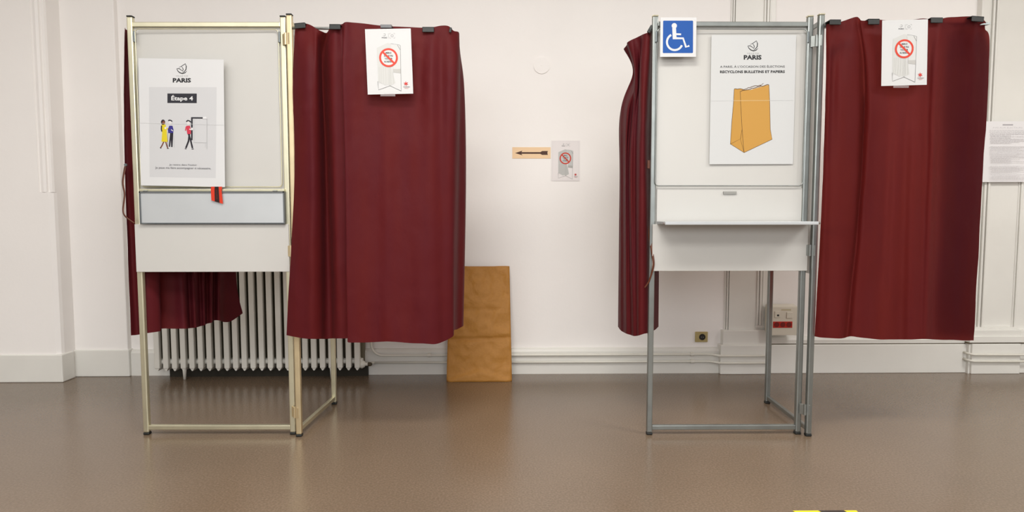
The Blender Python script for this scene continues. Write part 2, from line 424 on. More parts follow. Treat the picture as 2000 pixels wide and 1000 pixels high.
for a, b, d in ((-.085, -.03, .045), (-.028, -.01, .03), (-.008, .006, .042), (.01, .022, .05)): box(bm, xk+a, xk+b, WY-d, WY+.02, zt-.02, 3.4, .003)
box(bm, xk+.022, 5.5, WY-.034, WY+.02, zt-.02, 3.4)
xj = P(1979, 640, 4.13).x
for a, b, d in ((-.012, -.004, .04), (0, .012, .046)): box(bm, xj+a, xj+b, WY-d, WY-.03, zt-.02, P(1985, 240, 4.12).z, .003)
struct('trim_8', bm, TRIM)
# heating pipes along the skirting
zu = P(1100, 694, 4.11).z; zl = P(1100, 708, 4.11).z
zu2 = P(1940, 693, 4.06).z; zl2 = P(1940, 706, 4.06).z
def pipe(name, pts, label, r=.0075):
    return tag(obj(name, tube(bmesh.new(), pts, r, 12), PIPE, smooth=True), label, 'pipe')
yp = 4.124
xv = P(725, 694, yp).x; bend = [Vector((xv+.075-.075*math.sin(a), yp, zu+.075-.075*math.cos(a))) for a in [math.pi/2*k/8 for k in range(9)]][::-1]
up = pipe('heating_pipe', [(xv, yp, .62)]+[tuple(v) for v in bend][0:]+[(xa-.12, yp, zu), (xa-.06, yp-.004, zu), (xa-.01, 4.088, zu-.002), (xa+.04, 4.088, zu-.003), (xe-.01, 4.088, zu-.003)],
     'upper thin white heating pipe, curving upward beside the radiator')
lo = pipe('heating_pipe', [(P(728, 708, yp).x, yp, zl), (xa-.12, yp, zl), (xa-.06, yp-.004, zl), (xa-.01, 4.088, zl-.002), (xa+.04, 4.088, zl-.003), (xe-.01, 4.088, zl-.003)],
     'lower thin white heating pipe running from the radiator valve along the skirting')
def elbow(z): return [(xg-.03, 4.118, z+.006), (xg-.022, 4.08, z+.003), (xg, 4.068, z), (xh+.3, 4.068, z-.004)]
pipe('heating_pipe', elbow(zu2), 'upper white pipe stub wrapping the door casing base at far right')
pipe('heating_pipe', elbow(zl2), 'lower white pipe stub wrapping the door casing base at far right')
for x, who, zs in ((838, up, (zu,)), (1352, up, (zu,)), (1352, lo, (zl,))):
    xx = P(x, 700, yp).x; bm = bmesh.new()
    for z in zs:
        cyl(bm, (xx, yp, z), (1, 0, 0), .0115, .022, 16); box(bm, xx-.009, xx+.009, yp, WY-.028, z-.006, z+.012)
    obj('pipe_clamp', bm, PIPE, who)

# ------------------------------------------------------------------ radiator
ry = 4.02; rx0 = P(301, 720, ry).x; rx1 = P(709, 720, ry).x; N = 24; sp = (rx1-rx0)/N
rz0 = P(450, 724, ry).z; rz1 = .80
rad = thing('radiator', 'white cast iron column radiator behind the left booth', 'radiator', ((rx0+rx1)/2, ry+.06, 0))
struct('shade_strip', BX(rx0+.05, rx1+.01, WY-.06, WY-.025, 0, .075), mat('radiator_shade_paint', (44, 40, 32), .9))  # dark strip painted in for the shade beneath the radiator
def section(x):
    bm = bmesh.new(); w = sp*.62
    box(bm, x, x+w, ry, ry+.034, rz0+.012, rz1-.012, .006)
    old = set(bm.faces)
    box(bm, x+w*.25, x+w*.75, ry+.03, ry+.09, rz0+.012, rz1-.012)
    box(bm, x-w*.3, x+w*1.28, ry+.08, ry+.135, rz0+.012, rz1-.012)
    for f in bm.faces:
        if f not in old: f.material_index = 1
    prof = [(x+w*.12, rz0+.014), (x+w*.4, rz0-.002), (x+w*.6, rz0-.002), (x+w*.88, rz0+.014)]
    a = [bm.verts.new((p, ry+.006, z)) for p, z in prof]; b = [bm.verts.new((p, ry+.078, z)) for p, z in prof]
    bm.faces.new(a); bm.faces.new(b[::-1])
    for i in range(3): bm.faces.new((a[i], b[i], b[i+1], a[i+1]))
    box(bm, x+w*.2, x+w*.8, ry+.012, ry+.078, rz0+.01, rz0+.07, .004)
    box(bm, x+w*.2, x+w*.8, ry+.012, ry+.078, rz1-.07, rz1, .006)
    for z in (rz0+.05, rz1-.05): cyl(bm, (x+w/2, ry+.045, z), (1, 0, 0), .018, sp*1.02, 14)
    bmesh.ops.recalc_face_normals(bm, faces=bm.faces)
    return bm
for i in range(N): obj('radiator_section', section(rx0+i*sp), [RADI, RADSHADE], rad)
for i in (3, 20):
    x = rx0+(i+.3)*sp; bm = bmesh.new()
    tube(bm, [(x, ry+.02, rz0+.03), (x, ry+.02, rz0), (x, ry+.018, 0.001)], [.014, .012, .008], 12); obj('radiator_foot', bm, RADI, rad, smooth=True)
vx = P(703, 711, ry+.05).x; vz = P(703, 711, ry+.05).z
bm = bmesh.new(); tube(bm, [(vx-.01, ry+.045, vz), (vx+.01, ry+.045, vz), (vx+.018, ry+.045, vz), (vx+.032, ry+.045, vz), (vx+.036, ry+.045, vz), (vx+.052, ry+.045, vz)], [.018, .027, .027, .018, .01, .01], 18)
tube(bm, [(vx+.03, ry+.045, vz), (vx+.04, ry+.09, zl), (P(728, 708, yp).x+.01, yp, zl)], .008, 10)
v = obj('valve', bm, PIPE, rad, smooth=True)
bm = bmesh.new(); tube(bm, [(vx+.05, ry+.045, vz), (vx+.055, ry+.045, vz), (vx+.072, ry+.045, vz), (vx+.078, ry+.045, vz)], [.008, .013, .012, .006], 12); obj('valve_knob', bm, KNOB, v)

# ------------------------------------------------------------------ wall fittings
a = P(1358, 648, WY-.008); b = P(1382, 668, WY-.008)
t = thing('wall_socket', 'small brass wall socket low on the wall behind the right booth', 'socket', ((a.x+b.x)/2, WY, b.z))
f = obj('cover_plate', BX(a.x, b.x, WY-.012, WY, b.z, a.z, bev=.003), BRASS, t)
c = Vector(((a.x+b.x)/2+.004, WY-.014, (a.z+b.z)/2))
bm = bmesh.new(); ring = []
for r, y in ((.021, 0), (.019, -.002), (.017, 0), (.016, .001)):
    ring.append([bm.verts.new((c.x+r*math.cos(2*math.pi*k/24), c.y+y, c.z+r*math.sin(2*math.pi*k/24))) for k in range(24)])
for i in range(3):
    for k in range(24): bm.faces.new((ring[i][k], ring[i][(k+1) % 24], ring[i+1][(k+1) % 24], ring[i+1][k]))
bm.faces.new(ring[3][::-1]); bmesh.ops.recalc_face_normals(bm, faces=bm.faces); obj('socket_well', bm, DHOLE, t)
bm = bmesh.new()
for dx in (-.006, .006): cyl(bm, (c.x+dx, c.y, c.z), (0, 1, 0), .0022, .003, 8)
obj('contact_pins', bm, CHROME, t)

by = 4.06; A = P(1503, 600, by); B = P(1557, 655, by)
t = thing('power_outlet_box', 'bulky ivory power box with red triple socket, seen through the right booth frame', 'outlet box', ((A.x+B.x)/2, 4.12, B.z))
bm = bmesh.new()
pr = [(by, B.z), (by, A.z), (by+.012, A.z+.006), (4.128, A.z+.012), (4.128, B.z+.02)]
profile_board(bm, A.x, B.x, pr); bmesh.ops.bevel(bm, geom=list(bm.edges), offset=.003, segments=2, affect='EDGES')
obj('housing', bm, IVORY, t)
def ob(x0, y0, x1, y1, d, nm, m, par, e=.001):
    p, q = P(x0, y0, by), P(x1, y1, by); return obj(nm, BX(p.x, q.x, by-d, by+e, q.z, p.z, bev=.0008), m, par)
r3 = ob(1510, 628, 1547, 640, .003, 'red_socket_strip', REDS, t)
for x in (1517, 1529, 1541):
    bm = bmesh.new(); p = P(x, 634, by-.003); cyl(bm, (p.x, by-.0035, p.z), (0, 1, 0), .0165, .002, 20); obj('socket_well', bm, REDD, r3)
d1 = ob(1513, 608, 1524, 620, .005, 'data_port', IVORY, t); ob(1517, 614, 1521, 617.5, .0058, 'port_opening', BLACK, d1)
ob(1536.5, 610, 1547.5, 621, .006, 'switch_button', IVORY, t)
o = ob(1526, 604, 1545, 606.5, .0006, 'paper_label', mat('label_paper', (196, 186, 152), .6), t)
# round cover plate on the wall
p = P(1058, 128, WY); bm = bmesh.new(); cyl(bm, (p.x, WY-.003, p.z), (0, 1, 0), .052, .006, 40); cyl(bm, (p.x-.002, WY-.007, p.z), (0, 1, 0), .003, .003, 10)
tag(obj('round_cover_plate', bm, WALL), 'round white blanking plate high on the wall between the booths', 'cover plate')

# ------------------------------------------------------------------ booths
HT = 1.95
def square_post(parent, x, y, m, capm=BLACK, wdt=.026, top=HT):
    o = obj('post', box(bmesh.new(), x-wdt/2, x+wdt/2, y-wdt/2, y+wdt/2, .012, top-.006, .005), m, parent)
    obj('foot_cap', box(bmesh.new(), x-wdt/2-.001, x+wdt/2+.001, y-wdt/2-.001, y+wdt/2+.001, 0, .013, .004), BLACK, o)
    obj('end_cap', box(bmesh.new(), x-wdt/2-.0005, x+wdt/2+.0005, y-wdt/2-.0005, y+wdt/2+.0005, top-.007, top, .003), capm, o)
    return o
def rounded_loop(x0, x1, z0, z1, y, r):
    pts = []
    for cx, cz, a0 in ((x1-r, z1-r, 0), (x0+r, z1-r, 90), (x0+r, z0+r, 180), (x1-r, z0+r, 270)):
        for k in range(7):
            a = math.radians(a0+15*k); pts.append((cx+r*math.cos(a), y, cz+r*math.sin(a)))
    return pts
def booth(label, Af, Bf, Cf, Df, m, mC, capm, low, wing_bottom, loop, rail_y):
    t = thing('voting_booth', label, 'voting booth', ((Af[0]+Bf[0])/2, Af[1]+.2, 0), 'polling booths')
    h = .013
    A, B, Cc, D = [(q[0], q[1]+h) for q in (Af, Bf, Cf, Df)]
    square_post(t, *A, m, capm); square_post(t, *B, m, capm); square_post(t, *Cc, mC, capm); square_post(t, *D, m, capm)
    zr = P(430, rail_y, Af[1]).z; ztop = HT-.04
    for z, nm in ((.035, 'bottom_rail'), (ztop, 'top_rail')):
        obj(nm, obox(bmesh.new(), (A[0]+.012, A[1], z), (B[0]-.012, B[1], z), .022, .022, .003), m, t)
        d = (Vector((D[0], D[1], 0))-Vector((Cc[0], Cc[1], 0))).normalized()*.012
        obj(nm, obox(bmesh.new(), (Cc[0]+d.x, Cc[1]+d.y, z), (D[0]-d.x, D[1]-d.y, z), .018, .022, .003), m, t)
    zl_ = P(*low[1], Af[1]-.01).z; zu_ = P(low[1][0], low[0][1], Af[1]-.01).z
    obj('back_panel', obox(bmesh.new(), (A[0]+.01, A[1]+.006, (zu_-.02+ztop)/2), (B[0]-.01, B[1]+.006, (zu_-.02+ztop)/2), .006, ztop-zu_+.02), BOARD, t)
    p0 = P(*low[0], Af[1]-.012); p1 = P(*low[1], Bf[1]-.012)
    obj('lower_board', BX(p0.x, p1.x, Af[1]-.014, Af[1]-.001, p1.z, p0.z, bev=.0015), BOARD, t)
    # wing
    zw = wing_bottom; mid = (zw+ztop)/2
    c3 = Vector((*Cc, mid)); d3 = Vector((*D, mid)); dd = (d3-c3).normalized()
    obj('wing_panel', obox(bmesh.new(), c3+dd*.01, d3-dd*.01, .01, ztop+.008-zw), BOARD, t)
    # wire retaining loop
    (lx0, ly0), (lx1, ly1) = loop; q0 = P(lx0, ly0, Af[1]-.008); q1 = P(lx1, ly1, Af[1]-.008)
    obj('wire_loop', tube(bmesh.new(), rounded_loop(q0.x, q1.x, q1.z, q0.z, Af[1]-.006, .018), .0026, 8, True), m, t, smooth=True)
    # spring clips that keep the loop
    for x in (q0.x-.004, q1.x+.004):
        obj('loop_hook', box(bmesh.new(), x-.004, x+.004, Af[1]-.012, Af[1]+.004, q0.z-.06, q0.z-.01, .002), ZINCD, t)
    for z in (P(560, 78, Bf[1]).z, P(560, 490, Bf[1]).z, P(560, 803, Bf[1]).z):
        bm = bmesh.new(); xm_ = (Bf[0]+Cf[0])/2; ym = (Bf[1]+Cf[1])/2-.002
        obox(bm, (B[0], Bf[1]-.002, z), (xm_, ym, z), .004, .05, .001); obox(bm, (xm_, ym, z), (Cc[0], Cf[1]-.002, z), .004, .05, .001)
        cyl(bm, (xm_, ym-.002, z), (0, 0, 1), .007, .052, 14)
        obj('hinge', bm, mC if mC is not m else ZINC, t)
    return t
LB = booth('left voting booth, its writing tray folded up and a step 4 poster on its panel', (-1.692, 3.021), (-.996, 3.012), (-.958, 2.982), (-.925, 3.49),
           CHAMP, GOLDZ, BLACK, ((263, 438), (565, 531)), P(580, 533, 2.98).z, ((263, 56), (551, 365)), 838)
RB = booth('right voting booth, with open shelf and blue wheelchair sign on its frame', (.700, 2.979), (1.408, 2.974), (1.446, 2.946), (1.466, 3.462),
           ZINC, ZINC, CHAMP, ((1275, 438), (1577, 529)), P(1584, 534, 2.95).z, ((1284, 56), (1568, 363)), 838)
# folded tray of the left booth
q0 = P(271, 374, 2.99); q1 = P(556, 437, 2.99)
tr = obj('writing_tray', BX(q0.x+.004, q1.x-.004, 2.995, 3.008, q1.z+.003, q0.z-.004, bev=.001), TRAY, LB)
bm = bmesh.new()
box(bm, q0.x-.001, q0.x+.005, 2.990, 3.012, q1.z, q0.z); box(bm, q1.x-.005, q1.x+.001, 2.990, 3.012, q1.z, q0.z)
box(bm, q0.x, q1.x, 2.990, 3.012, q0.z-.006, q0.z); box(bm, q0.x, q1.x, 2.992, 3.012, q1.z, q1.z+.005)
obj('tray_rim', bm, RIM, tr)
obj('tray_rail', BX(q0.x, q1.x, 2.992, 3.012, q0.z, q0.z+.012, bev=.002), CHAMP, LB)
for x in (q0.x+.03, q1.x-.04): obj('tray_pivot', cyl(bmesh.new(), (x, 2.991, q0.z+.002), (1, 0, 0), .004, .02, 8), ZINC, LB)
# open shelf of the right booth
q0 = P(1299, 433.5, 2.81); q1 = P(1599, 436.5, 2.81); s0 = P(1283, 436, 2.965)
bm = bmesh.new(); zt_ = q0.z
lo_ = [(s0.x, 2.968), (q0.x, 2.81), (q1.x, 2.81), (P(1578, 436, 2.965).x, 2.968)]
prism(bm, lo_, zt_-.009, zt_); box(bm, q0.x, q1.x, 2.808, 2.814, zt_-.013, zt_+.001, .002)
sh = obj('writing_shelf', bm, TRAY, RB)
for x in (q1.x+.003, q0.x-.002): obj('shelf_end_cap', cyl(bmesh.new(), (x, 2.815, zt_-.005), (1, 0, 0), .0055, .01, 12), CHROME, sh)
p, q = P(1412, 374, 2.985), P(1437.5, 379, 2.985)
obj('label_plate', BX(p.x, q.x, 2.977, 2.99, q.z, p.z), mat('grey_label', (142, 141, 136), .5), RB)
obj('mid_rail', BX(P(1283, 400, 2.985).x, P(1570, 400, 2.985).x, 2.984, 2.99, P(1400, 433, 2.985).z, P(1400, 367, 2.985).z, bev=.001), BOARD, RB)
# curtain rails
def rail(parent, pts, m, r=.006):
    return obj('curtain_rail', tube(bmesh.new(), pts, r, 10), m, parent, smooth=True)
zc1 = P(583, 53, 2.975).z
rail(LB, [(-.956, 2.99, zc1), (P(650, 50, 2.99).x, 2.995, zc1), (P(885, 62, 3.05).x, 3.04, zc1)], ZINC)
rail(LB, [(-1.70, 3.03, zc1), (-1.60, 3.3, zc1), (-1.50, 3.76, zc1)], ZINC)
zc2 = P(1625, 47, 2.955).z
e2 = P(1937, 41, 2.9)
bm = obox(bmesh.new(), (1.446, 2.975, zc2-.008), (e2.x, 2.935, e2.z-.002), .024, .010, .002)
prism(bm, [(e2.x-.045, 2.925), (e2.x-.002, 2.905), (e2.x, 2.93), (e2.x-.04, 2.97)], e2.z-.012, e2.z-.004)
obj('curtain_rail', bm, ZINC, RB)
rail(RB, [(.70, 2.99, zc2-.01), (.70, 3.1, zc2-.012), (.705, 3.35, zc2-.012)], ZINC)

# ------------------------------------------------------------------ curtains
def cols(*rows): return [[P(*p) for p in c] for c in rows]
def L(x0, y0, Y0, x1, y1, Y1, x2, y2, Y2, x3, y3, Y3): return ((x0, y0, Y0), (x1, y1, Y1), (x2, y2, Y2), (x3, y3, Y3))
lc = [L(576, 58, 2.965, 572, 160, 2.96, 575, 350, 2.95, 559, 655, 2.955),
      L(584, 49, 2.955, 583, 160, 2.935, 584, 350, 2.93, 574, 658, 2.935),
      L(597, 46, 2.965, 598, 150, 2.91, 598, 350, 2.915, 592, 661, 2.925),
      L(609, 50, 2.96, 612, 150, 2.915, 613, 350, 2.91, 610, 662, 2.92),
      L(618, 56, 2.955, 621, 120, 2.945, 625, 350, 2.955, 626, 662, 2.955),
      L(630, 62, 2.96, 627, 130, 3.05, 634, 350, 3.055, 636, 662, 3.02),
      L(638, 64, 3.0, 633, 140, 3.06, 641, 350, 3.06, 648, 661, 3.03),
      L(644, 56, 2.98, 642, 140, 2.985, 648, 350, 2.985, 657, 661, 2.975),
      L(654, 50, 2.965, 652, 140, 2.955, 656, 350, 2.955, 667, 661, 2.96),
      L(668, 47, 2.98, 672, 140, 2.965, 680, 350, 2.965, 685, 661, 2.97),
      L(671, 45, 2.955, 669, 140, 2.925, 675, 350, 2.925, 679, 666, 2.92),
      L(676, 43, 2.95, 672, 140, 2.915, 677, 350, 2.915, 681, 669, 2.91),
      L(690, 44, 2.965, 690, 140, 2.93, 694, 350, 2.925, 698, 669, 2.915),
      L(712, 46, 2.975, 712, 140, 2.945, 716, 350, 2.935, 716, 669, 2.925),
      L(735, 49, 2.97, 735, 140, 2.95, 738, 350, 2.94, 738, 668, 2.93),
      L(757, 51, 2.97, 757, 140, 2.955, 757, 350, 2.935, 757, 667, 2.92),
      L(780, 52, 2.975, 780, 140, 2.96, 780, 350, 2.945, 780, 668, 2.925),
      L(803, 53, 2.98, 803, 140, 2.96, 800, 350, 2.945, 803, 670, 2.93),
      L(825, 54, 2.985, 823, 140, 2.965, 820, 350, 2.94, 828, 671, 2.925),
      L(845, 53, 2.985, 843, 140, 2.95, 843, 350, 2.94, 850, 672, 2.935),
      L(862, 50, 2.99, 860, 140, 2.975, 862, 350, 2.96, 866, 667, 2.965),
      L(876, 51, 3.0, 876, 140, 2.965, 878, 350, 2.965, 878, 661, 2.98),
      L(886, 60, 3.01, 890, 140, 2.975, 887, 350, 2.985, 886, 655, 3.0),
      L(896, 63, 3.04, 897, 140, 3.02, 893, 350, 3.03, 887, 645, 3.06),
      L(897, 75, 3.10, 899, 150, 3.09, 897, 350, 3.10, 893, 643, 3.13),
      L(896, 95, 3.16, 906, 165, 3.14, 909, 350, 3.16, 904, 637, 3.18),
      L(893, 105, 3.22, 906, 165, 3.21, 910, 350, 3.24, 905, 636, 3.26)]
zcr = [P(700, 590, 2.93).z, P(700, 520, 2.93).z, P(700, 215, 2.93).z]
lcur = curtain('curtain', cols(*lc), 'wide burgundy curtain right of the left booth, bag of brown paper beside its hem', m=CLOTH2, nu=6, nv=22, seed=3, amp=.0026, creases=zcr)
rc = [L(1614, 48, 2.935, 1613, 150, 2.93, 1607, 350, 2.93, 1591, 657, 2.935),
      L(1622, 45, 2.925, 1619, 150, 2.905, 1613, 350, 2.905, 1602, 659, 2.91),
      L(1636, 44, 2.925, 1628, 150, 2.915, 1624, 350, 2.905, 1617, 660, 2.91),
      L(1650, 40, 2.935, 1642, 150, 2.895, 1640, 350, 2.895, 1634, 661, 2.90),
      L(1664, 35, 2.935, 1660, 150, 2.90, 1657, 350, 2.90, 1643, 661, 2.905),
      L(1673, 33, 2.94, 1676, 150, 2.92, 1673, 350, 2.915, 1650, 660, 2.925),
      L(1678, 36, 2.925, 1688, 160, 2.945, 1682, 350, 2.94, 1656, 658, 2.925),
      L(1682, 40, 2.92, 1695, 160, 2.90, 1689, 350, 2.895, 1664, 657, 2.895),
      L(1696, 40, 2.92, 1708, 150, 2.89, 1702, 350, 2.89, 1678, 659, 2.885),
      L(1712, 38, 2.925, 1720, 150, 2.895, 1716, 350, 2.895, 1698, 661, 2.895),
      L(1735, 40, 2.925, 1738, 150, 2.90, 1732, 350, 2.905, 1718, 663, 2.905),
      L(1760, 41, 2.925, 1757, 150, 2.905, 1748, 350, 2.89, 1738, 663, 2.895),
      L(1785, 38, 2.92, 1775, 150, 2.90, 1766, 350, 2.90, 1758, 663, 2.905),
      L(1803, 36, 2.92, 1792, 150, 2.895, 1784, 350, 2.88, 1776, 663, 2.88),
      L(1822, 38, 2.915, 1812, 150, 2.91, 1806, 350, 2.90, 1796, 662, 2.89),
      L(1836, 37, 2.915, 1826, 150, 2.895, 1820, 350, 2.885, 1808, 662, 2.885),
      L(1850, 34, 2.92, 1840, 150, 2.93, 1832, 350, 2.935, 1822, 663, 2.93),
      L(1868, 33, 2.92, 1860, 150, 2.945, 1850, 350, 2.95, 1842, 664, 2.945),
      L(1886, 32, 2.915, 1880, 150, 2.955, 1868, 350, 2.965, 1862, 664, 2.96),
      L(1902, 32, 2.905, 1900, 150, 2.945, 1888, 350, 2.975, 1880, 665, 2.975),
      L(1915, 33, 2.905, 1918, 130, 2.965, 1906, 350, 2.985, 1892, 665, 2.985),
      L(1926, 44, 2.91, 1933, 100, 2.985, 1919, 350, 3.0, 1902, 665, 3.0)]
rcc = cols(*rc)
# pinched right edge under the last clip
rcc[-1].insert(1, P(1924, 56, 2.93)); rcc[-2].insert(1, P(1912, 60, 2.93))
for c in rcc[:-2]: c.insert(1, c[0].lerp(c[1], .12))
rcur = curtain('curtain', rcc, 'wide burgundy curtain on the rail right of the right booth', nu=6, nv=18, seed=11, amp=.0024)
# doubled-over cloth, strap, seam and crease strip behind the right curtain
def back_piece(name, px, m, dy=.02, parent=None):
    bm = bmesh.new(); vs = [bm.verts.new(P(*q)) for q in px]; bm.faces.new(vs)
    bmesh.ops.subdivide_edges(bm, edges=bm.edges[:], cuts=3, use_grid_fill=True)
    return obj(name, bm, m, parent)
dbl = [[P(1822, 60, 2.99), P(1822, 150, 2.99), P(1824, 350, 2.99), P(1812, 650, 2.98)], [P(1850, 60, 2.98), P(1850, 150, 3.0), P(1850, 350, 3.0), P(1844, 652, 2.99)],
       [P(1880, 56, 2.975), P(1880, 150, 3.0), P(1872, 350, 3.03), P(1866, 652, 3.02)], [P(1914, 62, 2.96), P(1922, 130, 3.02), P(1912, 350, 3.04), P(1898, 652, 3.04)]]
obj('turned_back_edge', cloth(dbl, 6, 14, seed=5), CLOTH3, rcur)
strapm = mat('dark_strap', (40, 18, 18), .6)
back_piece('tieback_strap', [(1616, 118, 2.937), (1616, 104, 2.937), (1652, 80, 2.95), (1656, 89, 2.95)], strapm, parent=rcur)
back_piece('seam_tape', [(1684, 185, 2.958), (1693, 185, 2.958), (1684, 450, 2.958), (1675, 450, 2.958)], strapm, parent=rcur)
back_piece('crease_shade_strip', [(1606, 449, 2.925), (1606, 453, 2.925), (1662, 452, 2.932), (1662, 448, 2.932)], strapm, parent=rcur)  # added strip blocks light through the cloth to darken the crease
# curtain behind the left booth, going back from its left post
lb = []
for k, (bx, byy, Y, edge) in enumerate([(256, 655, 3.02, (245, 54, 243, 130, 244, 330)), (268, 654, 3.06, (247, 58, 246, 140, 248, 330)), (286, 651, 3.05, None), (312, 647, 3.10, None), (316, 642, 3.17, None),
        (340, 642, 3.20, None), (362, 642, 3.20, None), (372, 641, 3.27, None), (382, 640, 3.25, None), (392, 637, 3.33, None), (400, 635, 3.32, None), (405, 632, 3.38, None), (414, 630, 3.36, None), (418, 626, 3.44, None),
        (428, 626, 3.42, None), (438, 629, 3.50, None), (452, 627, 3.55, None), (474, 612, 3.62, None)]):
    b = P(bx, byy, Y)
    if edge: lb.append([P(edge[0], edge[1], Y+.04), P(edge[2], edge[3], Y+.03), P(edge[4], edge[5], Y+.02), b])
    else:
        t0 = k/17; tp = Vector((-1.70+.2*t0, 3.04+.66*t0, 1.87))
        md = b.lerp(tp, .5); up_ = P(461, 532, 3.6) if k == 17 else b.lerp(tp, .25)
        lb.append([tp, md.lerp(tp, .3), up_ if k == 17 else b.lerp(tp, .3), b])
curtain('curtain', lb, 'dark burgundy curtain hanging behind the left booth, hem above the radiator', m=CLOTH3, nu=5, nv=18, seed=21)
# bunched curtain left of the right booth
def L5(*a): return tuple((a[3*i], a[3*i+1], a[3*i+2]) for i in range(5))
rl = [L5(1283, 66, 3.30, 1285, 150, 3.30, 1287, 230, 3.30, 1288, 350, 3.30, 1286, 638, 3.30),
      L5(1279, 64, 3.20, 1280, 150, 3.20, 1281, 230, 3.20, 1281, 350, 3.2, 1278, 645, 3.22),
      L5(1275, 62, 3.08, 1272, 150, 3.12, 1270, 230, 3.14, 1268, 350, 3.14, 1268, 647, 3.14),
      L5(1272, 60, 3.03, 1270, 110, 3.03, 1264, 230, 3.03, 1264, 350, 3.03, 1268, 650, 3.04),
      L5(1264, 64, 3.02, 1260, 120, 3.01, 1256, 230, 3.0, 1256, 350, 3.0, 1258, 652, 3.01),
      L5(1256, 67, 3.04, 1250, 130, 3.04, 1249, 230, 3.03, 1247, 350, 3.02, 1248, 655, 3.02),
      L5(1250, 70, 3.08, 1250, 150, 3.12, 1244, 230, 3.11, 1240, 350, 3.10, 1243, 656, 3.06),
      L5(1242, 74, 3.10, 1246, 160, 3.10, 1236, 230, 3.12, 1232, 350, 3.10, 1237, 656, 3.08),
      L5(1233, 78, 3.10, 1240, 150, 3.10, 1232, 230, 3.18, 1226, 350, 3.16, 1231, 654, 3.14),
      L5(1225, 83, 3.12, 1240, 158, 3.14, 1226, 220, 3.16, 1222, 350, 3.15, 1224, 652, 3.15),
      L5(1224, 88, 3.20, 1239, 145, 3.22, 1219, 215, 3.22, 1217, 350, 3.22, 1218, 649, 3.22),
      L5(1218, 96, 3.24, 1236, 141, 3.24, 1213, 215, 3.26, 1212, 350, 3.25, 1212, 645, 3.26),
      L5(1224, 95, 3.32, 1240, 143, 3.33, 1211, 222, 3.33, 1210, 350, 3.33, 1207, 638, 3.34)]
rlc = curtain('curtain', cols(*rl), 'narrow bunched burgundy curtain hanging left of the right booth', m=CLOTH3, nu=5, nv=14, seed=31)
# straps
def strap(name, pts, parent, wdt=.012, m=STRAP):
    ps = spline([Vector(p) for p in pts], 8); bm = bmesh.new(); pr = None
    for i, p in enumerate(ps):
        t = (ps[min(i+1, len(ps)-1)]-ps[max(i-1, 0)]).normalized(); s = t.cross(Vector((.5, 1, 0))).normalized()*wdt/2*(1-.6*i/len(ps))
        a = bm.verts.new(p-s); b = bm.verts.new(p+s)
        if pr: bm.faces.new((pr[0], a, b, pr[1]))
        pr = (a, b)
    o = obj(name, bm, m, parent, smooth=True); md = o.modifiers.new('thickness', 'SOLIDIFY'); md.thickness = .0015
    return o
lback = [o for o in C.objects if o.name.startswith('curtain') and 'behind the left' in str(o.get('label'))][0]
strap('tieback_strap', [P(245, 322, 3.02), P(239.5, 355, 3.01), P(243, 380, 3.0), P(240, 412, 3.0), P(247, 425, 2.998), P(262, 436, 2.998)], lback, .014)
bm = bmesh.new(); p = P(245.5, 322, 3.005); cyl(bm, p, (0, 1, 0), .0065, .006, 14); obj('snap_fastener', bm, ZINCD, lback)
strap('tieback_strap', [P(1270, 440, 3.0), P(1269, 462, 2.99), P(1275, 500, 2.965), P(1276, 520, 2.96), P(1268, 548, 2.975), P(1259, 562, 2.985)], rlc, .014)
p, q = P(1265, 313, 3.0), P(1274, 329, 3.0); obj('strap_loop', BX(p.x, q.x, 3.0, 3.01, q.z, p.z, bev=.001), STRAP, rlc)
# clips
def clip(x0, y0, x1, y1, Y, label, rot=0, wid=None, m=CLIPB):
    a = P(x0, y0, Y); b = P(x1, y1, Y); wd = wid or (b.x-a.x); hh = a.z-b.z; cx, cz = (a.x+b.x)/2, (a.z+b.z)/2
    bm = bmesh.new()
    box(bm, -wd/2, wd/2, -.006, .0, -hh/2, hh/2, .002); box(bm, -wd/2, wd/2, .036, .042, -hh/2, hh/2, .002); box(bm, -wd/2, wd/2, -.006, .042, hh/2-.005, hh/2, .002)
    bmesh.ops.transform(bm, matrix=Matrix.Translation((cx, Y, cz)) @ Matrix.Rotation(rot, 4, 'Y'), verts=bm.verts)
    return tag(obj('curtain_clip', bm, m), label, 'clip', 'black clips along the curtain tops')
clip(575.5, 45, 597, 56, 2.945, 'black clip beside the tall golden post of the left booth', rot=math.radians(-5))
clip(643.5, 47.5, 665.5, 58, 2.955, 'black clip right of the curtain sag by the left booth')
clip(825, 53, 848, 63.5, 2.972, 'black clip right of the sheet of paper on the left wide curtain')
clip(877.5, 54, 882, 64, 2.985, 'narrow black clip seen edge-on at the far end of the left wide curtain', rot=.15)
clip(1620, 38.5, 1641.5, 49, 2.905, 'black clip next to the post of the right booth')
clip(1695, 37, 1716.5, 48.5, 2.905, 'black clip left of the sheet of paper on the right wide curtain')
clip(1817, 34.5, 1840, 45.5, 2.90, 'black clip right of the sheet of paper on the right wide curtain')
clip(1896.5, 32, 1920, 43, 2.888, 'black clip at the far right end of the right wide curtain', rot=math.radians(4))
a = P(1270, 58, 3.01)
bm = bmesh.new(); obox(bm, P(1266, 64, 3.005), P(1274, 50, 3.0), .012, .014, .002); obox(bm, P(1267, 60, 3.0), P(1278, 52, 3.0), .006, .006, .001)
tag(obj('curtain_clip', bm, CLIPB), 'black clip pinching the bunched curtain to the right booth left post', 'clip', 'black clips along the curtain tops')

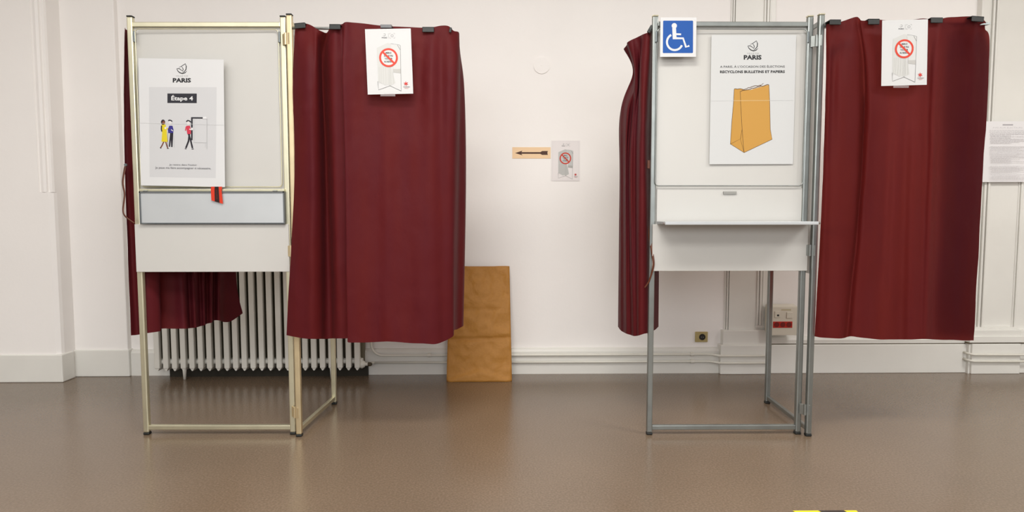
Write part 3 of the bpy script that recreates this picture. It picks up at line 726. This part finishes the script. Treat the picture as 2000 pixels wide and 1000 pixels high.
# ------------------------------------------------------------------ posters
def notice(tl, tr, name, label, W=.2, paper=(232, 232, 231)):
    s = Sheet(W, W*1.414, [(75, 100), (630, 95), (643, 890), (100, 903)], paper=paper)
    G = (196, 196, 194); LG = (222, 222, 218); MG = (205, 203, 198)
    s.line([(100, 125), (608, 120), (620, 868), (122, 880)], 2, (225, 226, 226), True)
    # small heading
    s.line([(294, 178), (300, 186), (312, 184), (322, 172)], 4, (120, 120, 120)); s.line([(298, 160), (318, 156), (322, 170), (312, 180)], 4, (130, 130, 130))
    s.text('PARIS', 277, 198, 341, 214, (80, 80, 84), .03); s.line([(357, 152), (357, 216)], 3, (170, 170, 170))
    for x, sx in ((372, 1), (434, -1)):
        for y, sy in ((153, 1), (212, -1)): s.line([(x, y+14*sy), (x, y), (x+14*sx, y)], 3.5, (170, 170, 170))
    s.arc(403, 182, 14, 0, 360, 7, (190, 190, 190))
    # picture of a booth
    s.poly([(215, 330), (300, 290), (345, 270), (385, 280), (385, 560), (420, 700), (432, 760), (372, 795), (345, 780), (312, 790), (270, 765), (225, 745)], LG)
    s.poly([(385, 285), (440, 285), (500, 310), (500, 590), (412, 590)], (228, 228, 225))
    s.poly([(410, 588), (500, 592), (500, 642), (410, 630)], MG)
    s.line([(385, 278), (440, 286), (498, 298)], 3, (150, 150, 150)); s.line([(465, 298), (498, 356)], 4, (110, 110, 110))
    s.line([(500, 300), (500, 858)], 3.5, (120, 120, 120))
    for x in (240, 262, 288, 318, 348, 378, 405): s.line([(x, 560), (x+3, 690), (x+(x-300)*.06, 770)], 3, (206, 205, 200))
    s.line([(222, 742), (230, 846), (366, 795), (500, 858)], 3.5, (70, 70, 70)); s.line([(366, 560), (366, 795)], 2, (170, 170, 170))
    # ring
    RED = (232, 72, 50)
    s.disc(355, 450, 95, (232, 232, 230), ry=98)
    for t, y in (('MERCI', 392), ('DE NE PAS', 428), ('TOUCHER', 463), ('AU RIDEAU', 499)):
        hw = {'MERCI': 34, 'DE NE PAS': 54, 'TOUCHER': 47, 'AU RIDEAU': 54}[t]
        s.text(t, 355-hw, y-11, 355+hw, y+11, (50, 50, 54), .04)
    s.arc(355, 450, 101, 0, 360, 24, RED, 40, ry=104); s.line([(283, 378), (427, 523)], 24, RED)
    # red star mark
    c = (559, 769)
    for k in range(6):
        a_ = math.radians(60*k+25); s.line([c, (c[0]+27*math.cos(a_), c[1]+27*math.sin(a_))], [12, 6], (226, 60, 50))
    s.disc(*c, 13, (226, 60, 50))
    s.text('CORONAVIRUS', 525, 803, 604, 812, (90, 80, 80), .03); s.text('COVID-19', 540, 820, 586, 828, (220, 90, 84), .03)
    o = s.place(name, tl, tr, lean=0)
    return tag(o, label, 'sign')
notice(P(713, 57, 2.90), P(802, 55.5, 2.905), 'paper_notice', 'white paper sign with red no-touching ring on the left wide curtain')
notice(P(1722, 40, 2.862), P(1813.5, 37.5, 2.858), 'paper_notice', 'white paper sign with red no-touching ring on the right wide curtain')
# smaller-looking copy on the wall
notice(P(1077, 274.5, WY-.003), P(1133, 274.5, WY-.003), 'paper_notice', 'faint white paper sign with red ring taped to the wall', W=.182, paper=mat('thin_white_paper', (232, 226, 224), .6, var=0))
def tape(x0, y0, x1, y1, Y, label, m=CLEAR, cat='tape'):
    a = P(x0, y0, Y); b = P(x1, y1, Y)
    return tag(obj('adhesive_tape', BX(a.x, b.x, Y, Y+.0006, b.z, a.z), m), label, cat)
tape(743, 183, 772, 188, 2.902, 'strip of clear tape under the sign on the left wide curtain')
tape(1745, 167, 1775, 171.5, 2.856, 'strip of clear tape under the sign on the right wide curtain')
a = P(744, 50, 2.94); b = P(766, 56.5, 2.94)
bm = box(bmesh.new(), a.x, b.x, 2.925, 2.94, b.z, a.z, .002)
box(bm, a.x, b.x, 2.925, 2.985, a.z-.003, a.z+.001, .001)
gc = obj('curtain_clip', bm, mat('smoky_plastic', (98, 98, 100), .3)); tag(gc, 'grey translucent clip above the sign on the left wide curtain', 'clip')

# recycling poster, A2
s = Sheet(.389, .585, [(32, 30), (630, 30), (602, 938), (14, 932)], paper=(226, 227, 226))
city_logo(s, 323, 108, 1.05)
s.text('VILLE DE', 281, 152, 366, 163, (168, 168, 168)); s.text('PARIS', 258, 168, 384, 201, INK, .045)
s.text("A PARIS, À L'OCCASION DES ÉLECTIONS", 91, 238, 548, 259, (62, 62, 64), .012)
s.text('RECYCLONS BULLETINS ET PAPIERS', 91, 275, 548, 294, (44, 44, 46), .04)
BG = (214, 160, 72); BL = (110, 76, 34)
s.poly([(190, 406), (240, 402), (262, 408), (232, 418), (238, 560), (245, 690), (250, 770), (258, 852), (162, 790), (172, 640), (185, 500)], BG)
s.poly([(232, 418), (262, 410), (300, 412), (350, 398), (400, 384), (435, 377), (440, 500), (443, 690), (456, 760), (258, 852), (252, 770), (245, 690), (238, 560)], (216, 162, 76))
s.line([(190, 406), (185, 500), (172, 640), (162, 790), (258, 852), (456, 760), (443, 690), (440, 500), (435, 377)], 3, BL)
s.line([(232, 418), (238, 560), (245, 690), (252, 780), (258, 852)], 3, BL)
s.line([(162, 790), (232, 755), (258, 852)], 2.5, BL); s.line([(233, 755), (244, 688)], 2.5, BL)
random.seed(4)
s.line([(190+i*11, 406-(0 if i < 6 else (i-6)*2.8)+random.uniform(-4, 4)) for i in range(18)], 4, BL)
s.line([(236+i*11, 420-i*2.6+random.uniform(-3, 3)) for i in range(19)], 4.5, BL); s.line([(372, 384), (396, 366)], 3, BL)
s.line([(22, 486), (606, 486)], 1.8, (231, 232, 231)); s.line([(188, 486), (440, 486)], 4, (232, 198, 140))
o = s.place('recycling_poster', P(1388.5, 68.5, 2.984), P(1556.5, 68.5, 2.984), lean=0)
tag(o, 'large white poster with a brown bag drawing on the right booth panel', 'poster')

# step 4 poster, A2
s = Sheet(.388, .574, [(5, 12), (637, 25), (660, 972), (14, 970)], paper=(236, 236, 236))
s.rect(82, 228, 588, 905, (222, 222, 223))
city_logo(s, 327, 94, 1.1)
s.text('VILLE DE', 283, 140, 374, 150, (176, 176, 176)); s.text('PARIS', 260, 160, 396, 194, INK, .045)
s.rect(220, 275, 440, 346, (46, 46, 54)); s.text('Étape 4', 249, 287, 412, 336, (240, 240, 240), .028)
SK = (120, 66, 44); DK = (38, 34, 44)
# woman in a yellow dress
s.line([(192, 636), (180, 662), (168, 682)], 9, SK); s.line([(206, 636), (214, 664), (222, 684)], 9, SK); s.line([(163, 680), (172, 688)], 5, DK); s.line([(216, 688), (230, 687)], 5, DK)
s.poly([(176, 508), (205, 506), (214, 540), (216, 580), (221, 638), (174, 636), (180, 570), (172, 540)], (236, 214, 40))
s.line([(176, 515), (174, 542), (178, 560)], 9, DK); s.disc(187, 490, 16, (50, 34, 44), ry=20); s.disc(191, 494, 9, (150, 84, 56), ry=12)
s.line([(200, 530), (222, 540), (238, 534)], 10, (236, 214, 40)); s.disc(205, 534, 8, (244, 244, 244))
# man in blue with a cane
s.poly([(234, 516), (258, 516), (266, 545), (264, 572), (228, 572), (222, 545)], (58, 52, 142))
s.poly([(240, 570), (264, 570), (258, 676), (248, 676), (246, 620), (240, 674), (230, 674)], DK)
s.disc(241, 494, 12, (240, 236, 234), ry=14); s.line([(226, 478), (236, 474), (248, 477), (256, 484)], 8, DK)
s.line([(224, 560), (222, 672)], 3, (120, 120, 126)); s.line([(248, 545), (262, 555)], 6, (240, 236, 234)); s.line([(268, 590), (272, 680)], 2, (196, 196, 196))
# person stepping to a booth
s.line([(380, 576), (396, 624), (410, 682)], 12, DK); s.line([(386, 576), (380, 630), (360, 682)], 12, DK); s.line([(352, 686), (364, 690)], 5, DK); s.line([(404, 690), (420, 688)], 5, DK)
s.poly([(362, 516), (390, 514), (398, 545), (398, 576), (370, 578), (366, 545)], (222, 60, 84)); s.line([(362, 522), (357, 552)], 8, (222, 60, 84))
s.disc(379, 496, 12, (240, 236, 234), ry=15); s.line([(363, 484), (374, 476), (388, 480), (397, 488)], 9, DK); s.line([(386, 540), (404, 546)], 8, (240, 236, 234))
s.line([(405, 452), (405, 622)], 12, (46, 46, 54)); s.line([(400, 456), (487, 456)], 10, (46, 46, 54)); s.poly([(487, 448), (512, 446), (518, 462), (487, 462)], (244, 244, 244))
s.line([(518, 460), (520, 690)], 2.5, (190, 190, 190)); s.line([(418, 640), (520, 640)], 2, (206, 206, 206)); s.line([(424, 462), (424, 640)], 2, (214, 214, 214)); s.line([(508, 640), (508, 676)], 2, (214, 214, 214))
s.poly([(400, 530), (414, 530), (414, 548), (400, 548)], (240, 238, 236))
s.text("Je rentre dans l'isoloir", 234, 802, 445, 818, (140, 140, 144), .012); s.text('Je peux me faire accompagner si nécessaire.', 127, 825, 552, 844, (138, 138, 142), .012)
s.line([(10, 496), (646, 507)], 1.6, (240, 240, 240))
o = s.place('step_poster', P(271.5, 113.5, 3.0), P(435.5, 116.5, 2.99), lean=.0)
tag(o, 'large white poster with walking figures on the left booth panel', 'poster')

# wheelchair sign
s = Sheet(.163, .174, [(370, 112), (602, 112), (599, 357), (370, 357)], thick=.003, paper=(240, 240, 240))
BLU = (28, 92, 180); WH = (240, 242, 244)
def rrect(x0, y0, x1, y1, r, c):
    pts = []
    for cx, cy, a0 in ((x1-r, y0+r, 270), (x1-r, y1-r, 0), (x0+r, y1-r, 90), (x0+r, y0+r, 180)):
        for k in range(6): a_ = math.radians(a0+18*k); pts.append((cx+r*math.cos(a_), cy+r*math.sin(a_)))
    s.poly(pts, c)
rrect(387, 132, 580, 334, 6, BLU)
s.disc(459, 164, 17, WH); s.poly([(446, 178), (470, 178), (474, 236), (450, 248)], WH); s.line([(465, 216), (503, 217)], 11, WH)
s.line([(450, 241), (516, 242), (535, 296), (556, 288)], 13, WH)
s.arc(463, 265, 50, 242, 24, 13, WH, 32)
o = s.place('wheelchair_sign', P(1290, 34, 2.955), P(1360.5, 34, 2.955))
tag(o, 'square blue sign with white wheelchair symbol at the top corner of the right booth', 'sign')

# arrow
s = Sheet(.246, .072, [(160, 285), (733, 285), (733, 457), (160, 457)], paper=mat('peach_paper', (240, 206, 164), .6, var=0))
AR = (92, 56, 38)
s.poly([(200, 374), (310, 338), (298, 360), (298, 388), (312, 408)], AR); s.rect(296, 360, 592, 386, AR)
s.poly([(580, 360), (606, 343), (692, 343), (684, 372), (692, 402), (606, 402), (580, 386)], AR)
tag(s.place('arrow_sign', P(1001, 287.5, WY-.002), P(1075, 287.5, WY-.002)), 'peach strip with a brown arrow pointing left on the wall', 'sign')

# long notice on the right wall
s = Sheet(.297, .385, [(1925, 237), (2013, 237), (2011, 354), (1920, 354)], paper=mat('thin_grey_white_paper', (232, 230, 230), .6, var=0))
GR = (228, 224, 226)
s.rect(1958, 242.5, 1978, 245, (200, 196, 200)); s.text('AVIS AUX ELECTEURS', 1939, 248, 1996, 250.5, GR)
random.seed(9)
for y in [254+2.1*i for i in range(46)]:
    if int((y-254)/2.1) % 9 in (4,): continue
    x = 1932+random.uniform(-1, 3); e = 2004-random.choice([0, 0, 4, 14, 30])
    while x < e:
        wd_ = random.uniform(2, 7); s.line([(x, y), (min(e, x+wd_), y)], .65, GR); x += wd_+.9
tag(s.place('wall_notice', P(1926, 237, 4.105), P(2013, 237, 4.105)), 'white sheet of fine grey print on the wall at far right', 'notice')

# orange and black tape hanging over the tray
s = Sheet(.052, .078, [(130, 100), (375, 100), (350, 485), (135, 485)], paper=(226, 62, 30))
s.bm.free(); s.bm = bmesh.new(); s.layer = 0
s.poly([(135, 100), (372, 100), (352, 190), (352, 488), (135, 410), (128, 190)], (230, 62, 32))
s.poly([(212, 100), (296, 100), (290, 466), (200, 432), (204, 180)], (36, 20, 16))
random.seed(2)
for i in range(12): s.line([(228, 172+i*19), (262, 172+i*19+random.uniform(-5, 5))], 6, (120, 40, 24))
o = s.place('warning_tape', P(412, 364.5, 2.986), P(434, 364.5, 2.986))
md = o.modifiers.new('thickness', 'SOLIDIFY'); md.thickness = .0004
tag(o, 'short piece of orange and black tape hanging over the folded tray', 'tape')

# hazard tape on the floor
def F0(x, y):
    d = fw+RT*((x-1000)/F)-UP*((y-500)/F); return CAM+d*(-CH/d.z)
a, b = F0(1548, 998), F0(1672, 997)
bm = bmesh.new(); mats_ = [mat('yellow_tape', (232, 214, 50), .4), mat('black_tape', (56, 48, 44), .4)]
n = 6; st = (b.x-a.x)/2.5
for i in range(-2, 3):
    x0 = max(a.x, a.x+i*st/1+.0); x1 = min(b.x, a.x+(i+1)*st)
    if x1 <= x0: continue
    sk = .03 if i >= 0 else 0
    vs = [(x0, a.y, .0008), (x1, a.y, .0008), (min(b.x, x1+.02), a.y-.05, .0008), (min(b.x, x0+.02), a.y-.05, .0008)]
    f = bm.faces.new([bm.verts.new(v) for v in vs]); f.material_index = (i+2) % 2
    bmesh.ops.recalc_face_normals(bm, faces=bm.faces)
o = obj('hazard_tape', bm, mats_); md = o.modifiers.new('thickness', 'SOLIDIFY'); md.thickness = .0006
tag(o, 'strip of yellow and black hazard tape on the brown floor at the bottom edge', 'tape')

# ------------------------------------------------------------------ paper bag leaning on the wall
bl = P(872, 745.5, 3.955); br = P(1000, 745.5, 3.955)
bl.z = br.z = 0.0; topz = P(950, 520.5, 4.11).z
tl_ = P(878, 521, 4.11).x; tr_ = P(995, 521, 4.11).x
bm = bmesh.new(); NX, NZ = 28, 60
def bagpt(u, v, back):
    x = (bl.x+(br.x-bl.x)*u)*(1-v)+(tl_+(tr_-tl_)*u)*v
    y = 3.955+(4.115-3.955)*v; z = topz*v
    puff = .020*math.sin(math.pi*u)**.5*math.sin(math.pi*min(1, v*1.05)) if 0 < u < 1 else 0
    n1 = noise.noise(Vector((u*5, v*7, 3)))*.012+noise.noise(Vector((u*11, v*16, 8)))*.006+abs(noise.noise(Vector((u*4+2, v*9, 1))))*.010
    n1 += .016*math.exp(-((v-.365-.02*(u-.5))/.012)**2)+.006*math.exp(-((v-.62)/.012)**2)
    fl = .16-.13*min(u, 1-u)/.5
    if v < fl: n1 -= .0
    # creases fanning from the lower corners
    if v < .12: puff *= v/.12; y += .0
    if back: return Vector((x, y+.055*(1-v)+.012, z))
    e_ = min(u, 1-u)*2
    tri = .030*max(0, min(1, (.115*e_**.6-v)/.03)) if v < .12 else 0
    return Vector((x, y-puff*.4+n1*min(1, v*8)*(1 if 0 < u < 1 else .3)-tri*.6+.01*max(0, .1-v)/.1, z+(.003*math.sin(u*9) if v > .99 else 0)))
fr = [[bm.verts.new(bagpt(i/NX, j/NZ, 0)) for i in range(NX+1)] for j in range(NZ+1)]
bk = [[bm.verts.new(bagpt(i/NX, j/NZ, 1)) for i in range(NX+1)] for j in range(NZ+1)]
for j in range(NZ):
    for i in range(NX):
        bm.faces.new((fr[j][i], fr[j][i+1], fr[j+1][i+1], fr[j+1][i])).smooth = True
        bm.faces.new((bk[j][i], bk[j+1][i], bk[j+1][i+1], bk[j][i+1]))
    bm.faces.new((fr[j][0], fr[j+1][0], bk[j+1][0], bk[j][0])); bm.faces.new((fr[j][NX], bk[j][NX], bk[j+1][NX], fr[j+1][NX]))
for i in range(NX): bm.faces.new((fr[0][i], bk[0][i], bk[0][i+1], fr[0][i+1]))
tag(obj('paper_bag', bm, KRAFT), 'tall brown kraft paper bag leaning on the wall beside the left curtain', 'bag')
